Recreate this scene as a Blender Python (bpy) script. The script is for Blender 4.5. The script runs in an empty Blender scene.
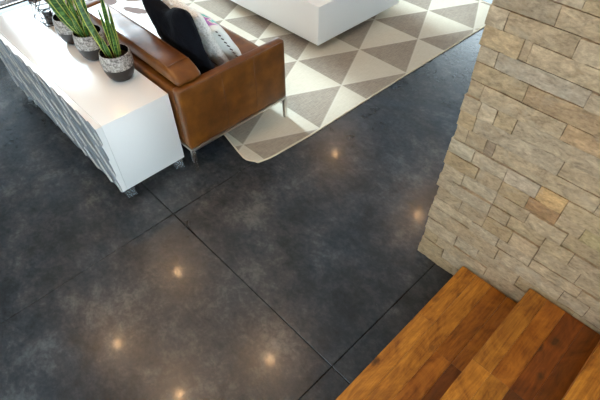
import bpy, bmesh, math, random
from mathutils import Vector, Matrix, noise as mnoise

PI = math.pi
random.seed(7)
S = bpy.context.scene
C = S.collection

# ------------------------------------------------------------------ camera
H = 2.15
YAW, PITCH, ROLL = math.radians(136.503), math.radians(48.04), math.radians(-0.783)
F_PX = 469.0
cam = bpy.data.cameras.new('camera'); camo = bpy.data.objects.new('camera', cam); C.objects.link(camo)
cy, sy, cp, sp = math.cos(YAW), math.sin(YAW), math.cos(PITCH), math.sin(PITCH)
fw = Vector((cy*cp, sy*cp, -sp)); rt = Vector((sy, -cy, 0)); up = rt.cross(fw)
r2 = rt*math.cos(ROLL) + up*math.sin(ROLL); u2 = up*math.cos(ROLL) - rt*math.sin(ROLL)
M = Matrix((( r2.x, u2.x, -fw.x, 0), (r2.y, u2.y, -fw.y, 0), (r2.z, u2.z, -fw.z, H), (0, 0, 0, 1)))
camo.matrix_world = M
cam.sensor_width = 36.0; cam.lens = 36.0*F_PX/600.0
cam.clip_start = 0.05; cam.clip_end = 200
S.camera = camo

# ------------------------------------------------------------------ colour management, world, sun
vs = S.view_settings
vs.view_transform = 'Standard'; vs.look = 'None'; vs.gamma = 1.0; vs.use_curve_mapping = False
vs.exposure = 0.42
world = bpy.data.worlds.new('sky'); S.world = world; world.use_nodes = True
bg = world.node_tree.nodes['Background']
bg.inputs[0].default_value = (0.80, 0.91, 1.0, 1); bg.inputs[1].default_value = 7.5
sun = bpy.data.lights.new('sun', 'SUN'); suno = bpy.data.objects.new('sun', sun); C.objects.link(suno)
sun.energy = 7.5; sun.color = (0.72, 0.87, 1.0); sun.angle = math.radians(5.0)
sd = Vector((1.0, -0.10, -math.tan(math.radians(33))))
suno.rotation_euler = sd.to_track_quat('-Z', 'Y').to_euler()
suno.location = (-9, 2, 6)

LAMP_W = 5.5
XW = -5.30            # window wall plane
CEIL = 2.95
XEi, XEo = 3.6, 3.75   # unseen east wall, pulled in close for more daylight

# ------------------------------------------------------------------ helpers
def tag(o, label=None, cat=None, group=None, kind=None):
    if label: o['label'] = label
    if cat: o['category'] = cat
    if group: o['group'] = group
    if kind: o['kind'] = kind
    return o

def empty(name, loc=(0, 0, 0), rz=0.0):
    o = bpy.data.objects.new(name, None); C.objects.link(o); o.location = loc; o.rotation_euler = (0, 0, rz)
    o.empty_display_size = 0.1
    return o

def obj(name, bm, mat, parent=None, smooth=False, auto=None):
    me = bpy.data.meshes.new(name); bm.to_mesh(me); bm.free()
    o = bpy.data.objects.new(name, me); C.objects.link(o)
    if mat is not None:
        for m in (mat if isinstance(mat, (list, tuple)) else [mat]): me.materials.append(m)
    if smooth:
        for p in me.polygons: p.use_smooth = True
    if auto is not None:
        me.set_sharp_from_angle(angle=math.radians(auto))
    if parent is not None: o.parent = parent
    return o

def box(bm, x0, x1, y0, y1, z0, z1, bev=0.0, seg=2, mat=0):
    vsx = [bm.verts.new((x, y, z)) for x in (x0, x1) for y in (y0, y1) for z in (z0, z1)]
    idx = [(0, 1, 3, 2), (4, 6, 7, 5), (0, 4, 5, 1), (2, 3, 7, 6), (0, 2, 6, 4), (1, 5, 7, 3)]
    fs = [bm.faces.new([vsx[i] for i in f]) for f in idx]
    for f in fs: f.material_index = mat
    if bev > 0:
        es = list({e for f in fs for e in f.edges})
        bmesh.ops.bevel(bm, geom=es, offset=bev, segments=seg, profile=0.5, affect='EDGES', clamp_overlap=True)
    return fs

def boxobj(name, b, mat, parent=None, bev=0.0, seg=2, smooth=False):
    bm = bmesh.new(); box(bm, *b, bev=bev, seg=seg)
    return obj(name, bm, mat, parent, smooth=bev > 0, auto=40 if bev > 0 else None)

def tube(bm, pts, r, n=8, closed=False):
    pts = [Vector(p) for p in pts]; rings = []
    m = len(pts)
    prev = None
    for i, p in enumerate(pts):
        if closed: d = pts[(i+1) % m] - pts[(i-1) % m]
        else: d = pts[min(i+1, m-1)] - pts[max(i-1, 0)]
        d.normalize()
        a = Vector((0, 0, 1)) if prev is None else prev
        if abs(a.dot(d)) > 0.95: a = Vector((1, 0, 0))
        x = a.cross(d).normalized(); y = d.cross(x).normalized(); prev = y
        rr = r[i] if isinstance(r, (list, tuple)) else r
        rings.append([bm.verts.new(p + x*rr*math.cos(2*PI*k/n) + y*rr*math.sin(2*PI*k/n)) for k in range(n)])
    for i in range(m if closed else m-1):
        A, B = rings[i], rings[(i+1) % m]
        for k in range(n): bm.faces.new((A[k], A[(k+1) % n], B[(k+1) % n], B[k]))
    if not closed:
        bm.faces.new(rings[0][::-1]); bm.faces.new(rings[-1])

def lathe(bm, prof, n=48, cx=0, cy=0):
    rings = []
    for r, z in prof:
        if r < 1e-5: rings.append([bm.verts.new((cx, cy, z))])
        else: rings.append([bm.verts.new((cx+r*math.cos(2*PI*k/n), cy+r*math.sin(2*PI*k/n), z)) for k in range(n)])
    for A, B in zip(rings, rings[1:]):
        for k in range(n):
            k2 = (k+1) % n
            if len(A) == 1 and len(B) == 1: continue
            if len(A) == 1: bm.faces.new((A[0], B[k2], B[k]))
            elif len(B) == 1: bm.faces.new((A[k], A[k2], B[0]))
            else: bm.faces.new((A[k], A[k2], B[k2], B[k]))

# ------------------------------------------------------------------ materials
class NT:
    def __init__(s, name):
        s.m = bpy.data.materials.new(name); s.m.use_nodes = True
        s.t = s.m.node_tree; s.n = s.t.nodes; s.l = s.t.links
        s.p = s.n['Principled BSDF']; s.out = s.n['Material Output']
        s._co = None
    def node(s, ty, **kw):
        n = s.n.new(ty)
        for k, v in kw.items(): setattr(n, k, v)
        return n
    def link(s, a, b): s.l.new(a, b)
    def put(s, inp, v):
        if hasattr(v, 'is_linked') or isinstance(v, bpy.types.NodeSocket): s.l.new(v, inp)
        else: inp.default_value = v
    def co(s):
        if s._co is None: s._co = s.node('ShaderNodeTexCoord').outputs['Object']
        return s._co
    def geo_pos(s): return s.node('ShaderNodeNewGeometry').outputs['Position']
    def mapped(s, scale=(1, 1, 1), loc=(0, 0, 0), rot=(0, 0, 0), src=None):
        m = s.node('ShaderNodeMapping'); m.inputs['Scale'].default_value = scale
        m.inputs['Location'].default_value = loc; m.inputs['Rotation'].default_value = rot
        s.link(src or s.co(), m.inputs['Vector']); return m.outputs[0]
    def noise(s, scale, vec=None, detail=6, rough=0.55, dist=0.0):
        n = s.node('ShaderNodeTexNoise'); n.inputs['Scale'].default_value = scale
        n.inputs['Detail'].default_value = detail; n.inputs['Roughness'].default_value = rough
        n.inputs['Distortion'].default_value = dist
        s.link(vec or s.co(), n.inputs['Vector']); return n.outputs['Fac']
    def voro(s, scale, vec=None, feature='F1'):
        n = s.node('ShaderNodeTexVoronoi', feature=feature); n.inputs['Scale'].default_value = scale
        s.link(vec or s.co(), n.inputs['Vector']); return n
    def ramp(s, fac, stops):
        n = s.node('ShaderNodeValToRGB'); e = n.color_ramp.elements
        while len(e) < len(stops): e.new(0.5)
        for el, (p, c) in zip(e, stops):
            el.position = p; el.color = (*c, 1) if len(c) == 3 else c
        s.link(fac, n.inputs[0]); return n.outputs[0]
    def mix(s, fac, a, b, blend='MIX'):
        n = s.node('ShaderNodeMix', data_type='RGBA', blend_type=blend)
        s.put(n.inputs[0], fac)
        for i, v in ((6, a), (7, b)):
            if isinstance(v, (tuple, list)): n.inputs[i].default_value = (*v, 1) if len(v) == 3 else v
            else: s.link(v, n.inputs[i])
        return n.outputs[2]
    def math(s, op, a, b=0.0, c=0.0, clamp=False):
        n = s.node('ShaderNodeMath', operation=op); n.use_clamp = clamp
        for i, v in enumerate((a, b, c)): s.put(n.inputs[i], v)
        return n.outputs[0]
    def mr(s, v, a, b, c=0.0, d=1.0):
        n = s.node('ShaderNodeMapRange'); s.link(v, n.inputs[0])
        for i, x in enumerate((a, b, c, d)): n.inputs[i+1].default_value = x
        return n.outputs[0]
    def attr(s, name):
        return s.node('ShaderNodeAttribute', attribute_name=name).outputs
    def set(s, **kw):
        for k, v in kw.items():
            i = s.p.inputs[k.replace('_', ' ')]
            if isinstance(v, tuple) and len(v) == 3 and i.type == 'RGBA': v = (*v, 1)
            s.put(i, v)
        return s
    def bump(s, h, strength=0.3, dist=0.01):
        b = s.node('ShaderNodeBump'); b.inputs['Strength'].default_value = strength
        b.inputs['Distance'].default_value = dist; s.link(h, b.inputs['Height'])
        s.link(b.outputs[0], s.p.inputs['Normal']); return b

def plain(name, col, rough=0.5, metal=0.0, spec=0.5, coat=0.0):
    n = NT(name); n.set(Base_Color=col, Roughness=rough, Metallic=metal)
    n.p.inputs['Specular IOR Level'].default_value = spec
    n.p.inputs['Coat Weight'].default_value = coat
    f = n.noise(3.0, detail=3)
    n.set(Roughness=n.mr(f, 0.3, 0.7, max(0, rough-0.03), rough+0.03))
    return n.m

def mat_concrete():
    n = NT('polished_charcoal_concrete')
    w = n.noise(1.1, detail=4, rough=0.6, dist=0.8)
    c1 = n.noise(1.6, detail=9, rough=0.62, dist=0.6)
    c2 = n.noise(5.5, detail=10, rough=0.7, dist=0.3)
    c3 = n.noise(38, detail=6, rough=0.7)
    c4 = n.noise(12, n.mapped((1.0, 1.6, 1.0), rot=(0, 0, 0.6)), detail=9, rough=0.75, dist=0.5)
    f = n.math('ADD', n.math('ADD', n.math('MULTIPLY', c1, 0.34), n.math('MULTIPLY', c4, 0.22)), n.math('ADD', n.math('MULTIPLY', c2, 0.28), n.math('MULTIPLY', c3, 0.16)))
    col = n.ramp(f, [(0.38, (0.009, 0.011, 0.0135)), (0.47, (0.025, 0.028, 0.032)), (0.53, (0.046, 0.049, 0.053)), (0.62, (0.115, 0.115, 0.114))])
    tint = n.ramp(w, [(0.35, (0.80, 0.96, 1.10)), (0.62, (1.08, 1.0, 0.93))])
    col = n.mix(1.0, col, tint, 'MULTIPLY')
    # tiny pale flecks
    v = n.voro(26)
    fl = n.math('LESS_THAN', v.outputs['Distance'], 0.045)
    rnd = n.math('GREATER_THAN', n.noise(2.3, detail=1), 0.60)
    col = n.mix(n.math('MULTIPLY', n.math('MULTIPLY', fl, rnd), 0.35), col, (0.25, 0.25, 0.25))
    n.set(Base_Color=col, Roughness=0.27)
    n.p.inputs['Specular IOR Level'].default_value = 0.45
    n.p.inputs['Coat Weight'].default_value = 0.07
    n.p.inputs['Coat Roughness'].default_value = 0.09
    n.bump(n.math('ADD', n.noise(60, detail=5), n.math('MULTIPLY', n.noise(9, detail=3), 1.6)), 0.16, 0.004)
    return n.m

def mat_stone():
    n = NT('split_face_sandstone')
    a = n.attr('tone')
    base = a['Color']
    p = n.geo_pos()
    v = n.mapped((1, 1, 2.0), src=p)
    f = n.noise(13, v, detail=9, rough=0.68, dist=0.9)
    f2 = n.noise(55, v, detail=7, rough=0.7)
    g = n.mr(n.math('ADD', n.math('MULTIPLY', f, 0.55), n.math('MULTIPLY', f2, 0.45)), 0.36, 0.64, 0.58, 1.50)
    gc = n.node('ShaderNodeCombineColor')
    for i in range(3): n.link(g, gc.inputs[i])
    col = n.mix(1.0, base, gc.outputs[0], 'MULTIPLY')
    rust = n.math('POWER', n.mr(n.noise(7, v, detail=5, dist=1.5), 0.52, 0.72, 0, 1), 1.3)
    col = n.mix(n.math('MULTIPLY', rust, 0.42), col, (0.28, 0.18, 0.085))
    pale = n.mr(n.noise(9, n.mapped((1, 1, 1.5), (3, 5, 7), src=p), detail=6, dist=1.0), 0.55, 0.75, 0, 0.45)
    col = n.mix(pale, col, (0.41, 0.345, 0.255))
    n.set(Base_Color=col, Roughness=0.82)
    n.p.inputs['Specular IOR Level'].default_value = 0.25
    n.bump(n.math('ADD', n.math('MULTIPLY', f, 1.0), n.math('MULTIPLY', f2, 0.5)), 0.55, 0.012)
    return n.m

def mat_wood():
    n = NT('oiled_acacia_planks')
    a = n.attr('tone')
    vec = n.node('ShaderNodeVectorMath', operation='ADD')
    n.link(n.co(), vec.inputs[0]); n.link(n.attr('shift')['Vector'], vec.inputs[1])
    src = vec.outputs[0]
    v = n.mapped((9, 2.2, 9), src=src)
    fig = n.noise(1.4, v, detail=6, rough=0.6, dist=1.6)
    gr = n.noise(6, n.mapped((26, 1.0, 26), src=src), detail=5, rough=0.6, dist=0.3)
    t = n.math('ADD', n.math('MULTIPLY', fig, 0.62), n.math('MULTIPLY', gr, 0.38))
    sw = n.noise(3.2, n.mapped((2.2, 1.3, 2.2), (5, 3, 1), src=src), detail=7, rough=0.68, dist=2.2)
    t = n.math('ADD', n.math('MULTIPLY', t, 0.62), n.math('MULTIPLY', sw, 0.38))
    g = n.mr(t, 0.39, 0.61, 0.40, 1.45)
    gc = n.node('ShaderNodeCombineColor')
    n.link(g, gc.inputs[0]); n.link(n.math('POWER', g, 1.25), gc.inputs[1]); n.link(n.math('POWER', g, 1.5), gc.inputs[2])
    col = n.mix(1.0, a['Color'], gc.outputs[0], 'MULTIPLY')
    # knots: few, dark, stretched rings
    kv = n.mapped((9.5, 6.0, 1.0), src=src)
    vo = n.voro(1.0, kv)
    wob = n.math('ADD', vo.outputs['Distance'], n.math('MULTIPLY', n.noise(9, kv, detail=4), 0.16))
    k = n.math('MULTIPLY', n.mr(wob, 0.15, 0.27, 1.0, 0.0), n.mr(n.noise(1.7, n.mapped(src=src, loc=(2, 8, 3)), detail=1), 0.45, 0.55, 0, 1))
    col = n.mix(n.math('MULTIPLY', k, 0.88), col, (0.050, 0.018, 0.006))
    rings = n.math('SINE', n.math('MULTIPLY', wob, 70.0))
    rz = n.mr(wob, 0.2, 0.5, 0.28, 0.0)
    col = n.mix(n.math('MULTIPLY', n.math('MAXIMUM', rings, 0.0), rz), col, (0.13, 0.045, 0.012))
    n.set(Base_Color=col, Roughness=0.31)
    n.p.inputs['Specular IOR Level'].default_value = 0.45
    n.bump(gr, 0.08, 0.003)
    return n.m

def mat_leather():
    n = NT('cognac_leather')
    f = n.noise(3.5, detail=4, rough=0.5); w = n.noise(14, detail=4, rough=0.55)
    t = n.math('ADD', n.math('MULTIPLY', f, 0.65), n.math('MULTIPLY', w, 0.35))
    col = n.ramp(t, [(0.25, (0.050, 0.015, 0.0025)), (0.50, (0.135, 0.044, 0.006)), (0.75, (0.26, 0.095, 0.015))])
    n.set(Base_Color=col, Roughness=0.30)
    n.p.inputs['Specular IOR Level'].default_value = 0.5
    n.bump(n.math('ADD', n.math('MULTIPLY', n.noise(6, detail=3), 1.2), n.math('MULTIPLY', n.noise(140, detail=2), 0.03)), 0.16, 0.010)
    return n.m

def mat_rug():
    n = NT('woven_triangle_rug')
    sx = n.node('ShaderNodeSeparateXYZ'); n.link(n.co(), sx.inputs[0])
    X, Y = sx.outputs[0], sx.outputs[1]
    s_ = n.math('DIVIDE', n.math('SUBTRACT', Y, 0.905), 0.5)
    k = n.math('FLOOR', s_); f = n.math('SUBTRACT', s_, k)
    odd = n.math('FLOORED_MODULO', k, 2.0)     # 0 at 0.905, 1 at 1.405, 0 at 1.905 ...
    xc = n.math('MULTIPLY', odd, 0.25)
    # centres: odd strips at -2.29+.5n, even strips at -2.04+.5n
    q = n.math('DIVIDE', n.math('SUBTRACT', n.math('ADD', X, 2.04), xc), 0.5)
    fr = n.math('SUBTRACT', q, n.math('FLOOR', n.math('ADD', q, 0.5)))
    d = n.math('MULTIPLY', n.math('ABSOLUTE', fr), 0.5)
    lim = n.math('MULTIPLY', n.math('SUBTRACT', 1.0, f), 0.25)
    e = n.math('SUBTRACT', lim, d)
    dark = n.mr(e, -0.002, 0.002, 0.0, 1.0)
    st1 = n.noise(7, n.mapped((34, 2, 1), rot=(0, 0, 0.38)), detail=4, rough=0.7)
    st2 = n.noise(7, n.mapped((2, 34, 1), rot=(0, 0, 0.2)), detail=4, rough=0.7)
    st = n.math('ADD', n.math('MULTIPLY', st1, 0.6), n.math('MULTIPLY', st2, 0.4))
    big = n.noise(2.2, detail=3)
    cd = n.ramp(st, [(0.36, (0.165, 0.132, 0.100)), (0.64, (0.37, 0.305, 0.240))])
    cl = n.ramp(st, [(0.32, (0.45, 0.39, 0.30)), (0.68, (0.60, 0.535, 0.425))])
    col = n.mix(dark, cl, cd)
    ln = n.mr(n.math('ABSOLUTE', e), 0.003, 0.010, 0.55, 0.0)
    col = n.mix(ln, col, (0.60, 0.54, 0.44))
    col = n.mix(n.mr(big, 0.35, 0.65, 0.0, 0.12), col, (0.58, 0.50, 0.38))
    n.set(Base_Color=col, Roughness=0.93)
    n.p.inputs['Specular IOR Level'].default_value = 0.1
    n.bump(n.math('ADD', st1, st2), 0.25, 0.003)
    return n.m

def mat_fabric(name, col, col2, scale=120, rough=0.9, sheen=0.0):
    n = NT(name); f = n.noise(scale, detail=3); g = n.noise(6, detail=4)
    n.set(Base_Color=n.mix(n.math('MULTIPLY', f, g), col, col2), Roughness=rough)
    n.p.inputs['Sheen Weight'].default_value = sheen
    n.p.inputs['Specular IOR Level'].default_value = 0.05
    n.bump(n.math('ADD', n.math('MULTIPLY', g, 2.5), n.math('MULTIPLY', f, 0.2)), 0.6, 0.02)
    return n.m

def mat_lace():
    n = NT('white_lace'); v = n.voro(55, feature='DISTANCE_TO_EDGE'); g = n.noise(26, detail=5)
    col = n.ramp(v.outputs['Distance'], [(0.02, (0.88, 0.86, 0.82)), (0.14, (0.74, 0.72, 0.68))])
    n.set(Base_Color=col, Roughness=0.9); n.bump(n.math('ADD', g, v.outputs['Distance']), 0.8, 0.015)
    return n.m

def mat_floral():
    n = NT('floral_cotton')
    sx = n.node('ShaderNodeSeparateXYZ'); n.link(n.co(), sx.inputs[0])
    g = n.noise(14, detail=3, dist=0.4)
    dx = n.math('SUBTRACT', sx.outputs[0], 0.03); dz = n.math('SUBTRACT', sx.outputs[2], 0.165)
    r = n.math('SQRT', n.math('ADD', n.math('MULTIPLY', dx, dx), n.math('MULTIPLY', dz, dz)))
    patch = n.mr(n.math('ADD', r, n.math('MULTIPLY', g, 0.06)), 0.10, 0.13, 1.0, 0.0)
    pick = n.noise(20, n.mapped(loc=(4, 2, 1)), detail=1)
    fl = n.ramp(pick, [(0.40, (0.38, 0.16, 0.45)), (0.47, (0.78, 0.45, 0.55)), (0.53, (0.74, 0.74, 0.72)), (0.60, (0.10, 0.52, 0.46))])
    n.set(Base_Color=n.mix(patch, (0.74, 0.75, 0.71), fl), Roughness=0.85); n.bump(n.noise(11, detail=4), 0.4, 0.012)
    return n.m

def mat_hide():
    n = NT('cowhide'); sx = n.node('ShaderNodeSeparateXYZ'); n.link(n.co(), sx.inputs[0]); wob = n.noise(9, detail=3)
    hair = n.noise(90, n.mapped((1, 4, 1)), detail=3)
    def blot(cx, cy, a, b, ang):
        dx = n.math('SUBTRACT', sx.outputs[0], cx); dy = n.math('SUBTRACT', sx.outputs[1], cy)
        ca, sa = math.cos(ang), math.sin(ang)
        p = n.math('DIVIDE', n.math('ADD', n.math('MULTIPLY', dx, ca), n.math('MULTIPLY', dy, sa)), a)
        q = n.math('DIVIDE', n.math('SUBTRACT', n.math('MULTIPLY', dy, ca), n.math('MULTIPLY', dx, sa)), b)
        r = n.math('ADD', n.math('ADD', n.math('MULTIPLY', p, p), n.math('MULTIPLY', q, q)), n.math('MULTIPLY', n.math('SUBTRACT', wob, 0.5), 2.2))
        return n.mr(r, 0.9, 1.1, 1.0, 0.0)
    m_ = blot(-3.38, 1.50, .125, .036, 0.42)
    for bl in ((-3.66, 1.43, .07, .05, 0.2), (-3.55, 1.62, .10, .05, 1.2), (-3.87, 1.55, .09, .06, 0.5), (-3.20, 1.68, .06, .04, 0.0)):
        m_ = n.math('MAXIMUM', m_, blot(*bl))
    c = n.mix(m_, (0.72, 0.70, 0.66), (0.085, 0.026, 0.009))
    n.set(Base_Color=n.mix(n.mr(hair, 0.3, 0.7, 0.0, 0.15), c, (0.5, 0.45, 0.4)), Roughness=0.8); n.bump(hair, 0.3, 0.004)
    return n.m

def mat_leaf():
    n = NT('snake_plant_leaf'); e = n.attr('edge')['Fac']
    band = n.noise(9, n.mapped((1.4, 1.4, 9)), detail=3, dist=1.2)
    c = n.ramp(band, [(0.36, (0.010, 0.040, 0.008)), (0.5, (0.030, 0.105, 0.018)), (0.64, (0.095, 0.22, 0.045))])
    n.set(Base_Color=n.mix(n.mr(e, 0.68, 0.84, 0, 1), c, (0.52, 0.55, 0.11)), Roughness=0.38)
    return n.m

def mat_speckle():
    n = NT('speckled_glaze'); v = n.noise(75, detail=5, rough=0.7); w = n.noise(22, n.mapped((1, 1, 2.5)), detail=3, dist=2.0)
    t = n.math('ADD', n.math('MULTIPLY', v, 0.6), n.math('MULTIPLY', w, 0.4))
    n.set(Base_Color=n.ramp(t, [(0.42, (0.09, 0.08, 0.075)), (0.52, (0.36, 0.335, 0.31)), (0.60, (0.55, 0.525, 0.49))]), Roughness=0.5)
    n.bump(v, 0.3, 0.002)
    return n.m

def mat_wave():
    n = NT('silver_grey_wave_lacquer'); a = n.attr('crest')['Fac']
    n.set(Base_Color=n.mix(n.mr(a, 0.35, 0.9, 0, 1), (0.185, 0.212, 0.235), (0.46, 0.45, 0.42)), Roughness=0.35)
    return n.m

def mat_glass():
    n = NT('clear_glass'); n.n.remove(n.p)
    tr = n.node('ShaderNodeBsdfTransparent'); tr.inputs[0].default_value = (0.93, 0.97, 0.97, 1)
    gl = n.node('ShaderNodeBsdfGlossy'); gl.inputs['Roughness'].default_value = 0.0
    fr = n.node('ShaderNodeFresnel'); fr.inputs[0].default_value = 1.5
    mx = n.node('ShaderNodeMixShader'); n.link(fr.outputs[0], mx.inputs[0]); n.link(tr.outputs[0], mx.inputs[1]); n.link(gl.outputs[0], mx.inputs[2])
    n.link(mx.outputs[0], n.out.inputs[0]); return n.m

def mat_acrylic():
    n = NT('clear_acrylic'); n.set(Base_Color=(0.80, 0.88, 0.95), Roughness=0.08, Transmission_Weight=0.88, IOR=1.49); return n.m

def mat_emit(name, col, s):
    n = NT(name); n.set(Base_Color=(0.9, 0.9, 0.9), Emission_Color=col, Emission_Strength=s); return n.m

def mat_plaster(name, col):
    n = NT(name); f = n.noise(40, detail=5)
    n.set(Base_Color=n.mix(n.mr(f, 0.3, 0.7, 0, 0.12), col, tuple(c*0.85 for c in col)), Roughness=0.9); n.bump(f, 0.08, 0.003); return n.m

def mat_deck():
    n = NT('blue_tinted_terrace'); f = n.noise(3, detail=7)  # terrace coloured blue so that the indoor floor reflects blue
    n.set(Base_Color=n.ramp(f, [(0.35, (0.07, 0.15, 0.24)), (0.65, (0.11, 0.21, 0.31))]), Roughness=0.9); return n.m

MAT = dict(
    concrete=mat_concrete(), stone=mat_stone(), wood=mat_wood(), leather=mat_leather(), rug=mat_rug(),
    white=plain('white_lacquer', (0.84, 0.85, 0.85), 0.22), tablewhite=plain('white_matt_lacquer', (0.88, 0.88, 0.87), 0.35),
    chrome=plain('brushed_chrome', (0.62, 0.60, 0.57), 0.28, 1.0), dark=plain('dark_gap', (0.012, 0.012, 0.012), 0.9),
    black=mat_fabric('black_linen', (0.0045, 0.0050, 0.0070), (0.011, 0.012, 0.017), sheen=0.0, rough=0.9),
    lace=mat_lace(), floral=mat_floral(), hide=mat_hide(), leaf=mat_leaf(), speckle=mat_speckle(),
    charcoal=plain('charcoal_glaze', (0.014, 0.012, 0.012), 0.36), navy=plain('inner_glaze', (0.012, 0.016, 0.035), 0.25),
    soil=mat_fabric('soil', (0.010, 0.007, 0.005), (0.05, 0.035, 0.022), 60), wave=mat_wave(), glass=mat_glass(), acrylic=mat_acrylic(),
    plaster=mat_plaster('white_plaster', (0.74, 0.73, 0.71)), blue_bounce_wall=mat_plaster('blue_reflection_wall', (0.09, 0.19, 0.29)), frame=plain('white_window_frame', (0.62, 0.66, 0.68), 0.4),  # west wall blue is made up to tint its floor reflection
    bronze=plain('dark_bronze_wire', (0.06, 0.05, 0.045), 0.4, 0.8), binding=mat_fabric('rug_binding', (0.60, 0.50, 0.36), (0.72, 0.62, 0.47), 90),
    sill=plain('blue_grey_threshold', (0.13, 0.165, 0.185), 0.6), brown=plain('bronze_track', (0.12, 0.07, 0.035), 0.4, 0.3), deck=mat_deck(), lamp=mat_emit('warm_lamp_lens', (1.0, 0.72, 0.42, 1), 25.0),
    seam=plain('leather_seam', (0.10, 0.034, 0.010), 0.5), mortar=plain('dark_mortar', (0.035, 0.030, 0.025), 0.95),
    tassel=plain('dark_trim', (0.06, 0.04, 0.035), 0.9),
)

# ------------------------------------------------------------------ the room shell
# floor: slabs with sawn joints
bm = bmesh.new()
xs = [XW-0.0, -1.857, -0.547, 0.763, 2.073, XEi]; ys = [-4.0, 0.709, 4.6, 7.5]
def slab(bm, x0, x1, y0, y1, g):
    b = 0.0015
    box(bm, x0+g[0], x1-g[1], y0+g[2], y1-g[3], -0.05, 0.0, bev=b, seg=1)
gx = {0: 0, 1: 0.0016, 2: 0.0020, 3: 0.002, 4: 0.002, 5: 0}; gy = {0: 0, 1: 0.0022, 2: 0.002, 3: 0}
for i in range(len(xs)-1):
    for j in range(len(ys)-1):
        slab(bm, xs[i], xs[i+1], ys[j], ys[j+1], (gx[i], gx[i+1], gy[j], gy[j+1]))
tag(obj('floor', bm, MAT['concrete']), kind='structure')
tag(boxobj('trim_1', (XW, XEi, -4.0, 7.5, -0.10, -0.0502), MAT['dark']), kind='structure')

def struct(name, b, mat, bev=0.0): return tag(boxobj(name, b, mat, bev=bev), kind='structure')
struct('ceiling', (XW-0.15, XEo, -4.15, 7.65, CEIL, CEIL+0.15), MAT['plaster'])
# unseen south and east walls, each with a window added as daylight fill
S2 = [(-2.6, 2.4)]
bm = bmesh.new()
box(bm, XW-0.15, XEo, -4.15, -4.0, 2.6, CEIL); box(bm, XW-0.15, XEo, -4.15, -4.0, -0.05, 0.9)
box(bm, XW-0.15, -2.6, -4.15, -4.0, 0.9, 2.6); box(bm, 2.4, XEo, -4.15, -4.0, 0.9, 2.6)
tag(obj('wall_south', bm, MAT['plaster']), kind='structure')
bm = bmesh.new()
box(bm, XEi, XEo, -4.0, 7.5, 2.8, CEIL); box(bm, XEi, XEo, -4.0, 7.5, -0.05, 1.0)
box(bm, XEi, XEo, -4.0, -3.8, 1.0, 2.8); box(bm, XEi, XEo, 1.4, 7.5, 1.0, 2.8)
tag(obj('wall_east', bm, MAT['plaster']), kind='structure')
# window wall, X = XW : head, piers
HEAD = 2.42
HEAD1 = 0.80          # made-up low head, keeps sun glare off the floor beside the sideboard
SEG = [(-0.60, 0.66), (0.86, 2.80), (4.02, 7.1)]
bm = bmesh.new()
box(bm, XW-0.15, XW, -4.0, 7.5, HEAD, CEIL)
prev = -4.0
for a, b in SEG:
    box(bm, XW-0.15, XW, prev, a, 0.0, HEAD); prev = b
box(bm, XW-0.15, XW, SEG[0][0], SEG[0][1], HEAD1, HEAD)
box(bm, XW-0.15, XW, prev, 7.5, 0.0, HEAD)
box(bm, XW-0.15, XW, -4.0, 7.5, -0.05, 0.0)
tag(obj('wall_west', bm, MAT['blue_bounce_wall']), kind='structure')
# far wall, Y = 7.5, with a wide window
bm = bmesh.new(); W2 = [(-4.3, -1.2), (-0.6, 2.6)]
box(bm, XW-0.15, XEo, 7.5, 7.65, 2.5, CEIL); box(bm, XW-0.15, XEo, 7.5, 7.65, -0.05, 0.35)
prev = XW-0.15
for a, b in W2: box(bm, prev, a, 7.5, 7.65, 0.35, 2.5); prev = b
box(bm, prev, XEo, 7.5, 7.65, 0.35, 2.5)
tag(obj('wall_north', bm, MAT['plaster']), kind='structure')

def window(name, along, a, b, z0, z1, plane, n):
    r = empty(name, (0, 0, 0)); tag(r, kind='structure')
    bm = bmesh.new(); w = 0.055
    def bb(u0, u1, za, zb, d0=0.03, d1=0.09):
        if along == 'y': box(bm, plane-d1, plane-d0, u0, u1, za, zb)
        else: box(bm, u0, u1, plane+d0, plane+d1, za, zb)
    bb(a, b, z0, z0+w); bb(a, b, z1-w, z1); bb(a, a+w, z0+w, z1-w); bb(b-w, b, z0+w, z1-w)
    for i in range(1, n):
        c = a+(b-a)*i/n; bb(c-w/2, c+w/2, z0+w, z1-w)
    tag(obj('window_frame', bm, MAT['frame'], r), kind='structure')
    bm = bmesh.new()
    for i in range(n):
        u0 = a+(b-a)*i/n + (w if i == 0 else w/2); u1 = a+(b-a)*(i+1)/n - (w if i == n-1 else w/2)
        if along == 'y': box(bm, plane-0.064, plane-0.056, u0, u1, z0+w, z1-w)
        else: box(bm, u0, u1, plane+0.056, plane+0.064, z0+w, z1-w)
    tag(obj('glass', bm, MAT['glass'], r), kind='structure')
for i, (a, b) in enumerate(SEG):
    window('window_%d' % (i+1), 'y', a, b, 0.0, HEAD1 if i == 0 else HEAD, XW, 2 if i == 2 else 1)
for i, (a, b) in enumerate(W2):
    window('window_%d' % (i+4), 'x', a, b, 0.35, 2.5, 7.5, 2)
window('window_6', 'x', -2.6, 2.4, 0.9, 2.6, -4.12, 3)  # added unseen window, lets in extra daylight from the south
window('window_7', 'y', -3.8, 1.4, 1.0, 2.8, XEo-0.01, 4)  # unseen window added to brighten faces turned to the east
# low threshold inside the glass wall: pale sill, bronze track strip
struct('trim_2', (XW+0.001, -5.12, -3.9, 7.4, 0.0, 0.022), MAT['sill'], bev=0.004)
struct('trim_3', (-5.26, -5.235, -3.9, 7.4, 0.0225, 0.034), MAT['brown'], bev=0.002)
struct('trim_4', (-16.0, XW-0.151, -9, 14, -0.12, -0.02), MAT['deck'])
struct('trim_5', (XW-0.15, 9, 7.651, 16, -0.12, -0.02), MAT['deck'])

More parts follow.
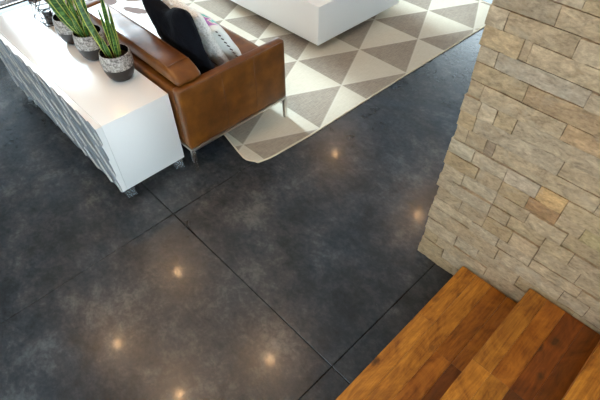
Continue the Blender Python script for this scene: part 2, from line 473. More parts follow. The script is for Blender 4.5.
# ------------------------------------------------------------------ stone wall (stacked ledger stone)
YF, X0S = 1.54, -0.665
CZ = [0, .072, .145, .220, .302, .386, .450, .530, .605, .680, .750, .826, .903, .977, 1.050, 1.121, 1.197, 1.262, 1.338, 1.408]
while CZ[-1] < CEIL-0.06: CZ.append(CZ[-1]+random.uniform(.068, .08))
CZ[-1] = CEIL
JX = {0: [-.45, -.12], 1: [-.53, -.33, .04], 2: [-.58, -.30, .0], 3: [-.49, -.37, -.16, .10], 4: [-.56, -.29, .02], 5: [-.45, -.31, -.15, .07],
      6: [-.53, -.40, -.27, -.15, .03], 7: [-.60, -.40, -.31, -.15, -.03], 8: [-.56, -.40, -.25, -.09, .08], 9: [-.51, -.40, -.28, -.15, -.05, .1],
      10: [-.55, -.40, -.26, -.15, .06], 11: [-.605, -.52, -.48, -.06], 12: [-.59, -.23, .03], 13: [-.59, -.52, -.44, .0], 14: [-.60, -.28, .02],
      15: [-.45, -.02], 16: [-.59, -.26, .05], 17: [-.52, -.49, -.10, .1], 18: [-.60, -.36, -.05], 19: [-.45, -.16]}
TONES = [(.40, .318, .215), (.41, .330, .226), (.38, .303, .205), (.42, .345, .245), (.39, .322, .232), (.365, .280, .172), (.40, .335, .245), (.385, .305, .196)]
SPEC = {(15, 1): (.36, .265, .165), (14, 2): (.40, .285, .17), (11, 2): (.27, .21, .15), (10, 3): (.50, .34, .17), (10, 2): (.43, .36, .275), (9, 3): (.36, .225, .12), (9, 5): (.36, .30, .17), (16, 1): (.38, .33, .26), (17, 0): (.45, .35, .22), (10, 0): (.42, .37, .28)}
bm = bmesh.new(); lay = bm.loops.layers.float_color.new('tone')
def stone(bm, x0, x1, z0, z1, yf, out, tone):
    """one split-face stone: gridded front with rough relief and chipped rim; out = -1 faces -Y"""
    nx = max(4, int((x1-x0)/0.016)); nz = max(4, int((z1-z0)/0.014)); g = 0.0011
    x0 += g; x1 -= g; z0 += g; z1 -= g
    proud = random.uniform(0.002, 0.011); seed = random.uniform(0, 100)
    tilt = random.uniform(-0.003, 0.003)
    front = []
    for i in range(nx+1):
        col = []
        for k in range(nz+1):
            u, v = i/nx, k/nz
            x, z = x0+(x1-x0)*u, z0+(z1-z0)*v
            e = min((x-x0), (x1-x), (z-z0), (z1-z))
            d = proud + tilt*(2*v-1)
            d += 0.0042*mnoise.fractal(Vector((x*9+seed, z*20, seed)), 1.0, 2.0, 4)
            d += 0.0020*mnoise.noise(Vector((x*70+seed, z*90, 3)))
            if e < 1e-6: d -= 0.0022
            jx = 0.0016*mnoise.noise(Vector((seed, z*60, x*20))) if i in (0, nx) else 0
            jz = 0.0013*mnoise.noise(Vector((x*40+seed, 7, z*20))) if k in (0, nz) else 0
            col.append(bm.verts.new((x+jx, yf+out*max(d, -0.004), z+jz)))
        front.append(col)
    fs = []
    for i in range(nx):
        for k in range(nz):
            q = (front[i][k], front[i+1][k], front[i+1][k+1], front[i][k+1])
            fs.append(bm.faces.new(q if out < 0 else q[::-1]))
    rim = [front[i][0] for i in range(nx+1)] + [front[nx][k] for k in range(1, nz+1)] + [front[i][nz] for i in range(nx-1, -1, -1)] + [front[0][k] for k in range(nz-1, 0, -1)]
    back = [bm.verts.new((v.co.x, yf-out*0.03, v.co.z)) for v in rim]
    for a in range(len(rim)):
        b = (a+1) % len(rim); q = (rim[a], back[a], back[b], rim[b])
        fs.append(bm.faces.new(q if out < 0 else q[::-1]))
    for f in fs:
        f.smooth = True
        for l in f.loops: l[lay] = (*tone, 1)
XEND = 2.9
for c in range(len(CZ)-1):
    js = list(JX.get(c, [])); x = js[-1] if js else X0S + random.uniform(.08, .4)
    if not js: js = [x]
    while x < XEND-0.5:
        x += random.choice([.12, .2, .28, .36, .42])*random.uniform(.85, 1.15); js.append(x)
    if c < 20: x0 = X0S + random.uniform(-0.010, 0.008)
    else: x0 = X0S + random.uniform(-0.010, 0.008)
    js = [x0] + [j for j in js if j > x0+0.03] + [XEND]
    for s in range(len(js)-1):
        sc_ = random.uniform(.90, 1.08); t = tuple(v*sc_ for v in random.choice(TONES))
        t = tuple(v*w_ for v, w_ in zip(SPEC.get((c, s), t), (.97, .885, .80)))
        stone(bm, js[s], js[s+1], CZ[c], CZ[c+1], YF, -1, t)
sw = obj('wall_right', bm, MAT['stone']); tag(sw, kind='structure')
sw.data.set_sharp_from_angle(angle=math.radians(50))
# end return of the pier: short stones running back, and the core behind
bm = bmesh.new(); lay = bm.loops.layers.float_color.new('tone')
for c in range(len(CZ)-1):
    for (a, b) in ([(1.572, 1.78), (1.78, 1.96)] if c % 2 else [(1.572, 1.70), (1.70, 1.96)]):
        t = tuple(v*random.uniform(.93, 1.07) for v in random.choice(TONES))
        z0, z1 = CZ[c]+.001, CZ[c+1]-.001
        xx = X0S-0.004+random.uniform(-.008, .006)
        n0 = len(bm.faces)
        fs = box(bm, xx, X0S+.03, a+.001, b-.001, z0, z1, bev=0.004, seg=1)
        bm.faces.ensure_lookup_table()
        for f in bm.faces[n0:]:
            for l in f.loops: l[lay] = (*t, 1)
tag(obj('wall_right_end', bm, MAT['stone']), kind='structure')
struct('wall_right_core', (X0S+0.031, XEND, 1.571, 1.96, 0.0, CEIL), MAT['mortar'])

# ------------------------------------------------------------------ staircase
stair = empty('staircase', (-0.40, 0.3, 0)); tag(stair, 'honey brown wooden plank staircase rising beside the stone wall', 'staircase')
def rel(o, root):
    """keep world placement of a child built in world coordinates"""
    me = o.data; me.transform(Matrix.Translation(-root.location)); return o
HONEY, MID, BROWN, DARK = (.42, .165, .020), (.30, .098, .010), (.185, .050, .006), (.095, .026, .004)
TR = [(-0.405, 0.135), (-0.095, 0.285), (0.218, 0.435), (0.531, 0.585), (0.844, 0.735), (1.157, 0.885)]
PLANK_SHADE = [[(HONEY, HONEY), (HONEY, MID), (MID, MID), (BROWN, MID)],  # darker back rows mix board tone with painted shade from the next tread
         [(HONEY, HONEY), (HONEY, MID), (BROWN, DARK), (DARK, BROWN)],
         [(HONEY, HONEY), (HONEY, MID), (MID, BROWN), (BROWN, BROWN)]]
Y0T = -0.95
for i, (xf, zt) in enumerate(TR):
    xb = (TR[i+1][0] + 0.022) if i+1 < len(TR) else XEi-0.002
    bm = bmesh.new(); lay = bm.loops.layers.float_color.new('tone'); sh = bm.loops.layers.float_vector.new('shift') if hasattr(bm.loops.layers, 'float_vector') else bm.loops.layers.float_color.new('shift')
    rows = 4 if i+1 < len(TR) else 30
    w = (xb-xf)/rows
    for k in range(rows):
        pal = PLANK_SHADE[i % 3][min(k, 3)] if rows == 4 else random.choice([(HONEY, MID), (MID, BROWN)])
        y = Y0T; cuts = [Y0T]
        while y < 1.52:
            y += random.choice([.7, .95, 1.3]); cuts.append(min(y, 1.526))
        if cuts[-1]-cuts[-2] < .08: cuts.pop(-2)
        for j in range(len(cuts)-1):
            n0 = len(bm.faces)
            e = 0.00025
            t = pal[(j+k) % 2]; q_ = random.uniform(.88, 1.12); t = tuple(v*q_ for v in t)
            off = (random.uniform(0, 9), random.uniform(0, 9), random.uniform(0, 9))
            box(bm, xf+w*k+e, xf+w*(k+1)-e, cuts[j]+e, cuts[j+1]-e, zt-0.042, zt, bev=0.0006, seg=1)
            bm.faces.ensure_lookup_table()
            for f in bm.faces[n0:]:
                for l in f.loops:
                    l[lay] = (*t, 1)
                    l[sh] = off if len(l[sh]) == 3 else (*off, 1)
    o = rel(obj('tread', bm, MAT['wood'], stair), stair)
    # riser and closed box under
    zb = 0.0 if i == 0 else TR[i-1][1]
    bm = bmesh.new(); lay = bm.loops.layers.float_color.new('tone')
    box(bm, xf+0.024, xf+0.042, Y0T, 1.526, zb+0.0002, zt-0.0423)
    for f in bm.faces:
        for l in f.loops: l[lay] = (*BROWN, 1)
    rel(obj('riser', bm, MAT['wood'], stair), stair)

# ------------------------------------------------------------------ rug
XE = [(1.28, -1.86), (1.35, -1.826), (1.45, -1.812), (1.8, -1.789), (2.8, -1.776), (4.0, -1.750), (5.0, -1.742)]
def lerp_tab(tab, t):
    if t <= tab[0][0]: return tab[0][1]
    for (a, va), (b, vb) in zip(tab, tab[1:]):
        if t <= b: return va+(vb-va)*(t-a)/(b-a)
    return tab[-1][1]
YE = [(-4.7, 1.46), (-2.6, 1.42), (-2.2, 1.378), (-2.07, 1.350), (-1.93, 1.318), (-1.885, 1.318), (-1.84, 1.350), (-1.7, 1.40)]
def rug_pt(u, v):
    y = 1.32 + (4.44-1.32)*v
    for _ in range(4):
        x = -4.6 + (lerp_tab(XE, y)+4.6)*u
        y = lerp_tab(YE, x) + (4.44-lerp_tab(YE, x))*v
    return x, y
def rug_lift(x, y):
    d = math.hypot(x+1.86, y-1.33)
    z = 0.016*math.exp(-(d/0.09)**2)
    z += 0.006*math.exp(-((y-1.35)/0.05)**2)*max(0, math.sin((x+2.02)*14))*math.exp(-((x+2.05)/.25)**2)
    return z
NU, NV = 150, 150
us = [1-(1-i/NU)**1.0 for i in range(NU+1)]; vv = [(i/NV)**1.4 for i in range(NV+1)]
bm = bmesh.new(); top = []; 
for u in us:
    r = []
    for v in vv:
        x, y = rug_pt(u, v); r.append(bm.verts.new((x, y, 0.008+rug_lift(x, y)+0.0004*mnoise.noise(Vector((x*12, y*12, 0))))))
    top.append(r)
for i in range(NU):
    for k in range(NV): bm.faces.new((top[i][k], top[i+1][k], top[i+1][k+1], top[i][k+1]))
rimv = [top[i][0] for i in range(NU+1)] + [top[NU][k] for k in range(1, NV+1)] + [top[i][NV] for i in range(NU-1, -1, -1)] + [top[0][k] for k in range(NV-1, 0, -1)]
rimc = [v.co.copy() for v in rimv]
low = [bm.verts.new((v.co.x, v.co.y, v.co.z-0.0075)) for v in rimv]
for a in range(len(rimv)):
    b = (a+1) % len(rimv); bm.faces.new((rimv[a], low[a], low[b], rimv[b]))
rug = obj('area_rug', bm, MAT['rug'], smooth=True, auto=40)
tag(rug, 'large cream and taupe rug woven with triangles, under the leather sofa and coffee table', 'rug')
bm = bmesh.new(); tube(bm, [c+Vector((0, 0, -0.0033)) for c in rimc], 0.0062, n=8, closed=True)
tag(obj('binding', bm, MAT['binding'], rug, smooth=True), 'cream edge binding')

# ------------------------------------------------------------------ coffee table
ct = empty('coffee_table', (-3.15, 3.15, 0.0085)); tag(ct, 'low white block coffee table standing on the triangle rug', 'coffee table')
bm = bmesh.new(); box(bm, -0.65, 0.65, -0.545, 0.545, 0.07, 0.403, bev=0.003)
obj('table_top', bm, MAT['tablewhite'], ct, smooth=True, auto=40)
bm = bmesh.new(); box(bm, -0.5, 0.5, -0.40, 0.40, 0.0, 0.07)
obj('plinth', bm, MAT['dark'], ct)

# ------------------------------------------------------------------ sideboard
sb = empty('sideboard', (-3.01, 0.81, 0)); tag(sb, 'long white sideboard with wavy carved grey front behind the leather sofa', 'sideboard')
BX0, BX1, BY0, BY1, BZ0, BZ1 = -3.80, -2.144, 0.592, 1.008, 0.082, 0.572
bm = bmesh.new(); box(bm, BX0, BX1, BY0, BY1, BZ0, BZ1, bev=0.0025)
rel(obj('body', bm, MAT['white'], sb, smooth=True, auto=40), sb)
ND = 4; DW = (BX1-BX0)/ND
def relief(X, z):
    """overlapping wave ridges running slantwise along the front"""
    s1 = (z - 0.30) + 0.80*(X+3.0) + 0.022*math.sin(X*17+0.6) + 0.008*math.sin(X*41+z*16)
    f = (s1/0.125) % 1.0
    k = math.floor(s1/0.125)
    amp = 0.55+0.45*math.sin(X*23+k*2.1)
    h = f**1.6
    if f > 0.90: h = (1-f)/0.10
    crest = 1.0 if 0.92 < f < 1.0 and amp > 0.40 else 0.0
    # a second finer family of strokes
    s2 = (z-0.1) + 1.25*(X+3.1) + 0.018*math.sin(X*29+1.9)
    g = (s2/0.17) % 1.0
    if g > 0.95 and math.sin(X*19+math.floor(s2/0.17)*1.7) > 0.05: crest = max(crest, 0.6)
    return h*(0.5+0.5*amp), crest
for d in range(ND):
    xa, xb = BX0+DW*d+0.001, BX0+DW*(d+1)-0.001
    bm = bmesh.new(); cl = bm.verts.layers.float.new('crest'); NXD, NZD = 130, 120
    g = []
    for i in range(NXD+1):
        c = []
        for k in range(NZD+1):
            X = xa+(xb-xa)*i/NXD; z = BZ0+0.001+(BZ1-BZ0-0.004)*k/NZD
            h, cr = relief(X, z)
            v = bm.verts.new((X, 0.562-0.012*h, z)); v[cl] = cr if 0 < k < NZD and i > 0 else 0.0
            c.append(v)
        g.append(c)
    for i in range(NXD):
        for k in range(NZD): bm.faces.new((g[i][k], g[i+1][k], g[i+1][k+1], g[i][k+1]))
    rimv = [g[i][0] for i in range(NXD+1)] + [g[NXD][k] for k in range(1, NZD+1)] + [g[i][NZD] for i in range(NXD-1, -1, -1)] + [g[0][k] for k in range(NZD-1, 0, -1)]
    bk = [bm.verts.new((v.co.x, BY0-0.0012, v.co.z)) for v in rimv]
    for a in range(len(rimv)):
        b = (a+1) % len(rimv); f = bm.faces.new((rimv[a], bk[a], bk[b], rimv[b])); f.material_index = 1
    bm.faces.new(bk[::-1]).material_index = 1
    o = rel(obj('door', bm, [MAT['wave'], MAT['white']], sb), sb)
    o['label'] = 'carved grey wave door'
for (x, y) in ((-2.185, .612), (-2.185, .968), (-3.755, .612), (-3.755, .968)):
    bm = bmesh.new(); box(bm, x-.03, x+.03, y-.028, y+.028, 0.0, BZ0-0.0003, bev=0.003)
    o = rel(obj('foot', bm, MAT['acrylic'], sb, smooth=True, auto=40), sb); o['label'] = 'clear acrylic block foot'

# ------------------------------------------------------------------ sofa
so = empty('leather_sofa', (-3.18, 1.42, 0)); tag(so, 'cognac brown leather sofa with slim chrome legs, standing partly on the rug', 'sofa')
SX1 = -2.053; SX0 = -4.30; SY0, SY1 = 1.022, 1.832; BOT = 0.187; ARM = 0.616
def soft_box(bm, x0, x1, y0, y1, z0, z1, r, puff=(0, 0, 0), n=(14, 8, 6), seed=0, wr=0.0):
    """rounded cushion: gridded box, corners rounded by radius r, faces puffed outwards"""
    cx, cy, cz = (x0+x1)/2, (y0+y1)/2, (z0+z1)/2; hx, hy, hz = (x1-x0)/2, (y1-y0)/2, (z1-z0)/2
    cache = {}
    def V(i, j, k):
        key = (i, j, k)
        if key in cache: return cache[key]
        def spread(t): return math.copysign(1-(1-abs(t))**1.5, t)
        p = [spread(2*i/n[0]-1)*hx, spread(2*j/n[1]-1)*hy, spread(2*k/n[2]-1)*hz]; h = (hx, hy, hz)
        core = [max(-(h[a]-r), min(h[a]-r, p[a])) for a in range(3)]
        d = Vector(p)-Vector(core)
        if d.length > 1e-9: d = d.normalized()*min(r, max(abs(c) for c in d)) if d.length > r else d
        q = Vector(core)+d
        a = [q[t]/h[t] for t in range(3)]
        for t in range(3):
            o1, o2 = (t+1) % 3, (t+2) % 3
            q[t] += a[t]*puff[t]*max(0, 1-a[o1]**2)*max(0, 1-a[o2]**2)
        if wr: q += Vector((0, 0, 1))*wr*mnoise.noise(Vector((q.x*9+seed, q.y*9, q.z*9))) + Vector((0, 1, 0))*wr*mnoise.noise(Vector((q.x*8, q.y*8+seed, q.z*9+4)))
        cache[key] = bm.verts.new((cx+q.x, cy+q.y, cz+q.z)); return cache[key]
    for i in range(n[0]):
        for j in range(n[1]):
            bm.faces.new((V(i, j, 0), V(i, j+1, 0), V(i+1, j+1, 0), V(i+1, j, 0)))
            bm.faces.new((V(i, j, n[2]), V(i+1, j, n[2]), V(i+1, j+1, n[2]), V(i, j+1, n[2])))
    for i in range(n[0]):
        for k in range(n[2]):
            bm.faces.new((V(i, 0, k), V(i+1, 0, k), V(i+1, 0, k+1), V(i, 0, k+1)))
            bm.faces.new((V(i, n[1], k), V(i, n[1], k+1), V(i+1, n[1], k+1), V(i+1, n[1], k)))
    for j in range(n[1]):
        for k in range(n[2]):
            bm.faces.new((V(0, j, k), V(0, j, k+1), V(0, j+1, k+1), V(0, j+1, k)))
            bm.faces.new((V(n[0], j, k), V(n[0], j+1, k), V(n[0], j+1, k+1), V(n[0], j, k+1)))
def sofa_part(name, fn, mat='leather', smooth=True):
    bm = bmesh.new(); fn(bm); return rel(obj(name, bm, MAT[mat], so, smooth=smooth), so)
AT = 0.062
for (xa, xb, out) in ((SX1-AT, SX1, SX1+0.0006), (SX0, SX0+AT, SX0-0.0006)):
    arm = sofa_part('arm', lambda bm: soft_box(bm, xa, xb, SY0, SY1, BOT+0.001, ARM, 0.012, puff=(0.003, 0, 0.003), n=(5, 22, 14), seed=xa, wr=0.0015))
    bm = bmesh.new()
    sgn = 1 if out > -3 else -1
    for y in (SY0+0.30, SY0+0.545):
        tube(bm, [(out+sgn*0.0012, y, BOT+0.02), (out+sgn*0.0030, y+0.003, 0.4), (out+sgn*0.0012, y, ARM-0.012)], 0.0014, n=6)
    for y in (SY0+0.010, SY1-0.010):
        tube(bm, [(out-sgn*0.004, y, BOT+0.015), (out-sgn*0.003, y, 0.4), (out-sgn*0.005, y, ARM-0.008)], 0.0028, n=6)
    tube(bm, [(out-sgn*0.005, SY0+0.012, ARM-0.008), (out-sgn*0.002, (SY0+SY1)/2, ARM-0.006), (out-sgn*0.005, SY1-0.012, ARM-0.008)], 0.0028, n=6)
    me = obj('seam', bm, MAT['seam'], arm, smooth=True); me.data.transform(Matrix.Translation(-so.location))
sofa_part('back_frame', lambda bm: soft_box(bm, SX0+AT+.001, SX1-AT-.001, SY0+.004, SY0+.064, BOT+.001, 0.592, 0.010, n=(24, 4, 10)))
sofa_part('seat_base', lambda bm: soft_box(bm, SX0+AT+.001, SX1-AT-.001, SY0+.066, SY1-.01, BOT+.001, 0.300, 0.008, n=(24, 8, 4)))
def slope_end(bm, x_end, length, drop, zb, zt):
    for v in bm.verts:
        t = (v.co.x-(x_end-length))/length
        if t > 0: v.co.z -= drop*min(t, 1.0)*max(0, (v.co.z-zb)/(zt-zb))
    return bm
CW = (SX1-SX0-2*AT-0.004)/2
for k in range(2):
    x1 = SX1-AT-0.002-CW*k; x0 = x1-CW+0.002
    sc = sofa_part('seat_cushion', lambda bm: soft_box(bm, x0, x1, SY0+.185, SY1+.032, 0.301, 0.440, 0.026, puff=(0, 0, 0.012), n=(18, 16, 6), seed=k*3, wr=0.003))
    bm = bmesh.new()
    pl = [(x0+.012, SY1+.030, .428), (x1-.012, SY1+.030, .428)]
    tube(bm, pl, 0.0035, n=6); 
    for q in (1, 2):
        yy = SY0+.185+(SY1+.03-SY0-.185)*q/3
        tube(bm, [(x0+.02, yy, .4415), ((x0+x1)/2, yy, .4505), (x1-.02, yy, .4415)], 0.0016, n=6)
        xx = x0+(x1-x0)*q/3
        tube(bm, [(xx, SY0+.21, .4415), (xx, (SY0+SY1)/2+.1, .4505), (xx, SY1, .4415)], 0.0016, n=6)
    p = obj('piping', bm, MAT['seam'], sc, smooth=True); p.data.transform(Matrix.Translation(-so.location))
    bx1 = x1-0.004; bx0 = x0+0.002
    bc = sofa_part('back_cushion', lambda bm: soft_box(bm, bx0, bx1, SY0+.020, SY0+.182, 0.5935 if False else 0.4515, 0.675, 0.030, puff=(0.006, 0.004, 0.014), n=(20, 10, 8), seed=k*7+2, wr=0.004) if False else soft_box(bm, bx0, bx1, SY0+.0655, SY0+.184, 0.442, 0.620, 0.02, n=(16, 6, 6)))
    # the bolster-like head of the cushion rolls over the back rail
    bm = bmesh.new(); soft_box(bm, bx0-(.035 if k == 1 else 0), bx1+(.040 if k == 0 else 0), SY0+.024, SY0+.190, 0.6205, 0.706, 0.022, puff=(0, 0.0, 0.010), n=(24, 12, 8), seed=k*7+2, wr=0.006)
    hd = obj('cushion_head', slope_end(bm, bx1+.040 if k == 0 else 99, 0.095, 0.060, 0.6205, 0.706), MAT['leather'], bc, smooth=True); hd.data.transform(Matrix.Translation(-so.location))
    bm = bmesh.new()
    for y in (SY0+.036, SY0+.176):
        tube(bm, [(bx0+.02, y, .7070), ((bx0+bx1)/2, y, .7125), (bx1-.056, y, .7070)], 0.0018, n=6)
    tube(bm, [(bx1-.056, SY0+.032, .7065), (bx1-.056, SY0+.10, .7125), (bx1-.056, SY0+.180, .7065)], 0.0018, n=6)
    s2 = obj('seam', bm, MAT['seam'], bc, smooth=True); s2.data.transform(Matrix.Translation(-so.location))
fr = bmesh.new(); RB = 0.168
box(fr, SX1-.024, SX1+.002, SY0, SY1, RB, BOT, bev=.002); box(fr, SX0-.002, SX0+.024, SY0, SY1, RB, BOT, bev=.002)
box(fr, SX0+.024, SX1-.024, SY0, SY0+.024, RB, BOT, bev=.002); box(fr, SX0+.024, SX1-.024, SY1-.024, SY1, RB, BOT, bev=.002)
rel(obj('base_frame', fr, MAT['chrome'], so, smooth=True, auto=40), so)
for (x, y) in ((SX1-.023, SY0), (SX1-.023, SY1-.024), (SX0-.001, SY0), (SX0-.001, SY1-.024)):
    onrug = y > 1.5
    bm = bmesh.new(); box(bm, x, x+.024, y, y+.024, 0.0087 if onrug else 0.0, RB-0.0002, bev=.0015)
    rel(obj('leg', bm, MAT['chrome'], so, smooth=True, auto=40), so)

# ------------------------------------------------------------------ throw and pillows on the sofa
bm = bmesh.new(); NX, NY = 46, 22; g = []
for i in range(NX+1):
    c = []
    for j in range(NY+1):
        u, v = i/NX, j/NY
        th = 1 + 0.0
        x = -3.98+1.20*u; y = 1.235+0.55*v
        ex = 0.045*mnoise.noise(Vector((v*5, 1, 2))); ey = 0.035*mnoise.noise(Vector((u*7, 5, 2)))
        x += ex*(2*u-1); y += ey*(2*v-1)*0.6
        z = 0.4655+0.006*mnoise.noise(Vector((x*5, y*5, 0)))+0.002*mnoise.noise(Vector((x*22, y*22, 0)))
        c.append(bm.verts.new((x, min(y, 1.80), z)))
    g.append(c)
for i in range(NX):
    for j in range(NY): bm.faces.new((g[i][j], g[i+1][j], g[i+1][j+1], g[i][j+1]))
th = obj('cowhide_throw', bm, MAT['hide'], smooth=True)
md = th.modifiers.new('thick', 'SOLIDIFY'); md.thickness = 0.006; md.offset = -1
tag(th, 'white cowhide throw with brown patches spread over the leather sofa seat', 'throw')

def pillow_bm(w, h, t, chop=0.0, seed=0, n=30, wr=0.006, pinch=0.07):
    bm = bmesh.new(); sides = []
    for sgn in (1, -1):
        g = []
        for i in range(n+1):
            c = []
            for j in range(n+1):
                u, v = 2*i/n-1, 2*j/n-1
                u = math.copysign(1-(1-abs(u))**1.35, u); v = math.copysign(1-(1-abs(v))**1.35, v)
                px = u*(1-pinch*(1-v*v)); pz = v*(1-pinch*(1-u*u))
                if v > 0: pz -= chop*v*math.exp(-(u/0.42)**2)
                th_ = t/2*max(0, (1-u**4))**0.55*max(0, (1-v**4))**0.55
                th_ *= 1+0.45*chop*math.exp(-(u/0.3)**2)*(-1 if v > 0 else 0)
                x, z = px*w/2, pz*h/2
                y = sgn*th_ + (wr*mnoise.fractal(Vector((x*7+seed, z*7, sgn*3)), 1, 2, 3) if abs(u) < 1 and abs(v) < 1 else 0)
                c.append((x, y, z))
            g.append(c)
        sides.append(g)
    front = [[bm.verts.new(p) for p in c] for c in sides[0]]
    backv = [[front[i][j] if i in (0, n) or j in (0, n) else bm.verts.new(sides[1][i][j]) for j in range(n+1)] for i in range(n+1)]
    for i in range(n):
        for j in range(n):
            bm.faces.new((front[i][j], front[i][j+1], front[i+1][j+1], front[i+1][j]))
            bm.faces.new((backv[i][j], backv[i+1][j], backv[i+1][j+1], backv[i][j+1]))
    return bm
def pillow(name, bm, mat, loc, lean, rz, roll, label):
    o = obj(name, bm, mat, smooth=True)
    o.location = loc; o.rotation_mode = 'XYZ'
    o.matrix_world = Matrix.Translation(loc) @ Matrix.Rotation(rz, 4, 'Z') @ Matrix.Rotation(lean, 4, 'X') @ Matrix.Rotation(roll, 4, 'Y')
    tag(o, label, 'pillow', 'scatter pillows by the sofa arm'); return o
R = math.radians
pillow('scatter_pillow', pillow_bm(.58, .50, .12, chop=.26, seed=3, wr=.014, pinch=.035), MAT['black'], (-2.445, 1.315, .690), R(12), R(-3), R(-7),
       'black pillow with dented top edge leaning on the sofa back')
pillow('scatter_pillow', pillow_bm(.48, .47, .11, seed=9, wr=.010), MAT['lace'], (-2.450, 1.440, .675), R(22), R(-4), R(0),
       'white lace pillow standing between the black pillow and the floral pillow')
fp = pillow('scatter_pillow', pillow_bm(.37, .36, .13, seed=21), MAT['floral'], (-2.395, 1.540, .612), R(30), R(-6), R(0),
       'white pillow with a pink and teal print, frontmost beside the sofa arm')
for k in range(11):
    z = -.17+.034*k
    bm = bmesh.new(); tube(bm, [(.190-.012*(1-(z/.19)**2), 0, z), (.199, 0.004, z-.004)], .0035, n=6)
    obj('tassel', bm, MAT['tassel'], fp, smooth=True)

# ------------------------------------------------------------------ potted snake plants
def leaf_bm(tip, width, base, twist, bend, seed):
    bm = bmesh.new(); el = bm.verts.layers.float.new('edge'); N, Wn = 16, 6; rows = []
    b = Vector(base); t = Vector(tip); mid = (b+t)/2 + Vector(bend)
    for i in range(N+1):
        s = i/N
        p = b*(1-s)**2 + mid*2*s*(1-s) + t*s*s
        d = ((mid-b)*(1-s)+(t-mid)*s).normalized()
        a = (twist-2.35)*0.8 + 1.2 + 0.35*s*(1 if twist > 2.35 else -1)
        side = Vector((math.cos(a), math.sin(a), 0)); side = (side-d*side.dot(d)).normalized(); nn = d.cross(side)
        w = 0.84*width*(0.62+0.45*math.sin(min(1, s*1.7)*PI/2))*(1-s**3.2)**0.8 if s < 1 else 0.0004
        w = max(w, 0.0006)
        r = []
        for k in range(Wn+1):
            q = 2*k/Wn-1
            v = bm.verts.new(p + side*q*w/2 + nn*(q*q)*w*0.22 + side*0.0)
            v[el] = abs(q); r.append(v)
        rows.append(r)
    for i in range(N):
        for k in range(Wn): bm.faces.new((rows[i][k], rows[i][k+1], rows[i+1][k+1], rows[i+1][k]))
    return bm
PR = 0.094
def make_plant(loc, leaves, label):
    r = empty('potted_snake_plant', loc); r.scale = (.90, .90, 1.08); tag(r, label, 'potted plant', 'snake plants in two-tone pots')
    prof_low = [(0, 0), (.052, 0), (.066, .006), (.084, .028), (.0975, .062), (.1005, .082)]
    bm = bmesh.new(); lathe(bm, prof_low + [(.0985, .0822), (.095, .079), (.080, .034), (0.0, .02)])
    pot = obj('pot', bm, MAT['charcoal'], r, smooth=True, auto=60); pot['label'] = 'charcoal lower bowl'
    bm = bmesh.new(); lathe(bm, [(.1007, .0822), (.1022, .0835), (.1020, .110), (.0985, .138), (.0935, .158), (.0915, .160), (.0885, .158)])
    b = obj('glaze_band', bm, MAT['speckle'], pot, smooth=True, auto=60); b['label'] = 'speckled grey-white upper band'
    bm = bmesh.new(); lathe(bm, [(.0883, .158), (.0935, .135), (.096, .110), (.0955, .090), (.0, .089)])
    obj('pot_lining', bm, MAT['navy'], pot, smooth=True, auto=60)
    bm = bmesh.new(); lathe(bm, [(.0938, .105), (.088, .123), (.05, .129), (0, .131)], n=32)
    obj('soil', bm, MAT['soil'], r, smooth=True)
    for (tip, w, base, tw, bend) in leaves:
        o = obj('leaf', leaf_bm(tip, w, base, tw, bend, 0), MAT['leaf'], r, smooth=True)
        m = o.modifiers.new('thick', 'SOLIDIFY'); m.thickness = 0.0022; m.offset = 0
    return r
Z0 = .122
A = [((-.19, -.05, .50), .050, (-.02, -.02, Z0), 2.4, (-.02, -.03, -.05)),
     ((.030, .025, .49), .030, (.0, .0, Z0), 2.2, (0, 0, 0)),
     ((-.020, .030, .44), .026, (-.006, .014, Z0), 2.7, (0, 0, 0)),
     ((.010, .050, .40), .026, (.004, .030, Z0), 2.0, (0, 0, 0)),
     ((-.055, .010, .37), .027, (-.025, .012, Z0), 2.6, (.0, 0, 0)),
     ((.030, .035, .36), .028, (.014, .018, Z0), 2.3, (.01, 0, 0)),
     ((.055, .010, .34), .030, (.028, .0, Z0), 2.0, (.01, 0, 0)),
     ((-.045, -.060, .27), .036, (-.03, -.032, Z0), 2.6, (-.015, 0, 0)),
     ((.010, -.050, .255), .036, (.006, -.03, Z0), 2.1, (0, -.01, 0)),
     ((-.010, .055, .33), .026, (-.01, .036, Z0), 2.7, (0, .01, 0)),
     ((.022, .012, .42), .022, (.012, -.004, Z0), 2.5, (0, 0, 0))]
def vary(L, k, s=1.0):
    rnd = random.Random(k); out = []
    for (tip, w, base, tw, bend) in L:
        ca, sa = math.cos(k*0.9), math.sin(k*0.9)
        rot = lambda p: (p[0]*ca-p[1]*sa, p[0]*sa+p[1]*ca, p[2])
        t = rot(tip); t = (t[0]+rnd.uniform(-.02, .02), t[1]+rnd.uniform(-.02, .02), Z0+(t[2]-Z0)*s*rnd.uniform(.9, 1.15))
        out.append((t, w*rnd.uniform(.95, 1.2), rot(base), tw+rnd.uniform(-.5, .5), bend))
    return out
make_plant((-2.477, .908, .5722), A, 'snake plant in a two-tone pot, nearest the end of the white sideboard')
B = vary(A, 1, 1.15) + [((-.15, -.13, .34), .040, (-.03, -.03, Z0), 2.2, (-.02, -.02, -.02)), ((.09, .02, .42), .034, (.03, .01, Z0), 2.5, (.02, 0, 0)), ((.05, -.10, .40), .032, (.02, -.03, Z0), 2.0, (.01, -.01, 0))]
make_plant((-2.800, .908, .5722), B, 'snake plant in a two-tone pot, the middle of the three on the sideboard')
D = vary(A, 3, 1.1) + [((.06, -.10, .40), .032, (.02, -.03, Z0), 2.0, (.01, -.01, 0))]
make_plant((-3.075, .908, .5722), D, 'snake plant in a two-tone pot, farthest along the sideboard beside the wire ornament')

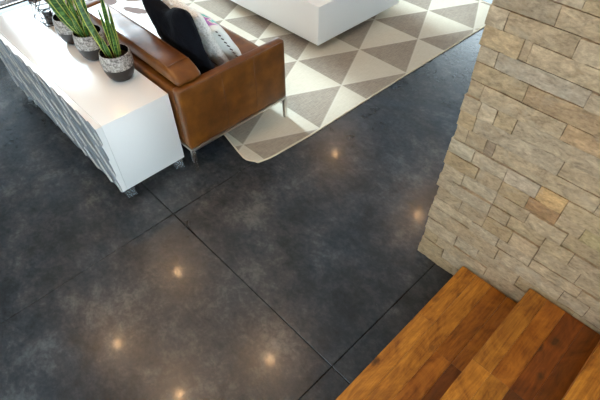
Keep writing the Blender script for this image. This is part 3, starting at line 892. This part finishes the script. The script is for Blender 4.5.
# ------------------------------------------------------------------ wire ornament
wo = empty('wire_ornament', (-3.405, .893, .5722)); wo.scale = (.85, .85, .9); tag(wo, 'dark geometric wire ornament standing on the far end of the white sideboard', 'ornament')
def ringp(r, z, n, ph): return [Vector((r*math.cos(ph+2*PI*k/n), r*math.sin(ph+2*PI*k/n), z)) for k in range(n)]
r0, r1, r2_, r3 = ringp(.055, .004, 5, .3), ringp(.105, .085, 5, .3+PI/5), ringp(.085, .18, 5, .3), ringp(.03, .27, 5, .3+PI/5)
bm = bmesh.new()
for ring in (r0, r1, r2_, r3):
    for k in range(5): tube(bm, [ring[k], ring[(k+1) % 5]], .0028, n=6)
for a, b, s in ((r0, r1, -1), (r1, r2_, 1), (r2_, r3, -1)):
    for k in range(5):
        tube(bm, [a[k], b[k]], .0028, n=6); tube(bm, [a[k], b[(k+s) % 5]], .0028, n=6)
obj('wire_frame', bm, MAT['bronze'], wo, smooth=True)
bm = bmesh.new(); lathe(bm, [(0, .0075), (.030, .0075), (.034, .012), (.034, .10), (.030, .105), (.028, .10), (.0, .095)], n=24)
obj('candle_cup', bm, MAT['charcoal'], wo, smooth=True, auto=50)

# ------------------------------------------------------------------ recessed ceiling lamps (they mirror in the floor)
def lamp(x, y, label):
    r = empty('recessed_ceiling_lamp', (x, y, CEIL)); tag(r, label, 'ceiling light', 'recessed ceiling lamps')
    bm = bmesh.new(); lathe(bm, [(.070, -.0005), (.085, -.0005), (.085, -.006), (.068, -.006), (.066, -.0005), (.070, -.0005)], n=32)
    obj('lamp_trim', bm, MAT['frame'], r, smooth=True, auto=40)
    bm = bmesh.new(); lathe(bm, [(0, -.001), (.060, -.001), (.060, -.004), (0, -.004)], n=24)
    obj('lamp_lens', bm, MAT['lamp'], r)
    l = bpy.data.lights.new('lamp_light', 'AREA'); l.shape = 'DISK'; l.size = 0.055; l.energy = LAMP_W; l.color = (1.0, 0.56, 0.24)
    lo = bpy.data.objects.new('lamp_light', l); C.objects.link(lo); lo.parent = r; lo.location = (0, 0, -.012)
fac = 1+CEIL/H
for (px, py, lb) in ((-1.347, .048, 'recessed ceiling lamp over the open floor before the sideboard'), (-1.489, .492, 'recessed ceiling lamp over the end of the sideboard'),
                     (-.772, .523, 'recessed ceiling lamp between sideboard and staircase'), (-1.537, 1.79, 'recessed ceiling lamp over the coffee table side of the rug'),
                     (-.816, 1.743, 'recessed ceiling lamp over the far floor behind the stone wall'), (-.934, .126, 'recessed ceiling lamp nearest the foot of the staircase')):
    lamp(px*fac, py*fac, lb)
for (x, y) in ((1.2, .2), (1.2, -1.8), (-1.4, -1.9)): lamp(x, y, 'recessed ceiling lamp on the staircase side of the room')
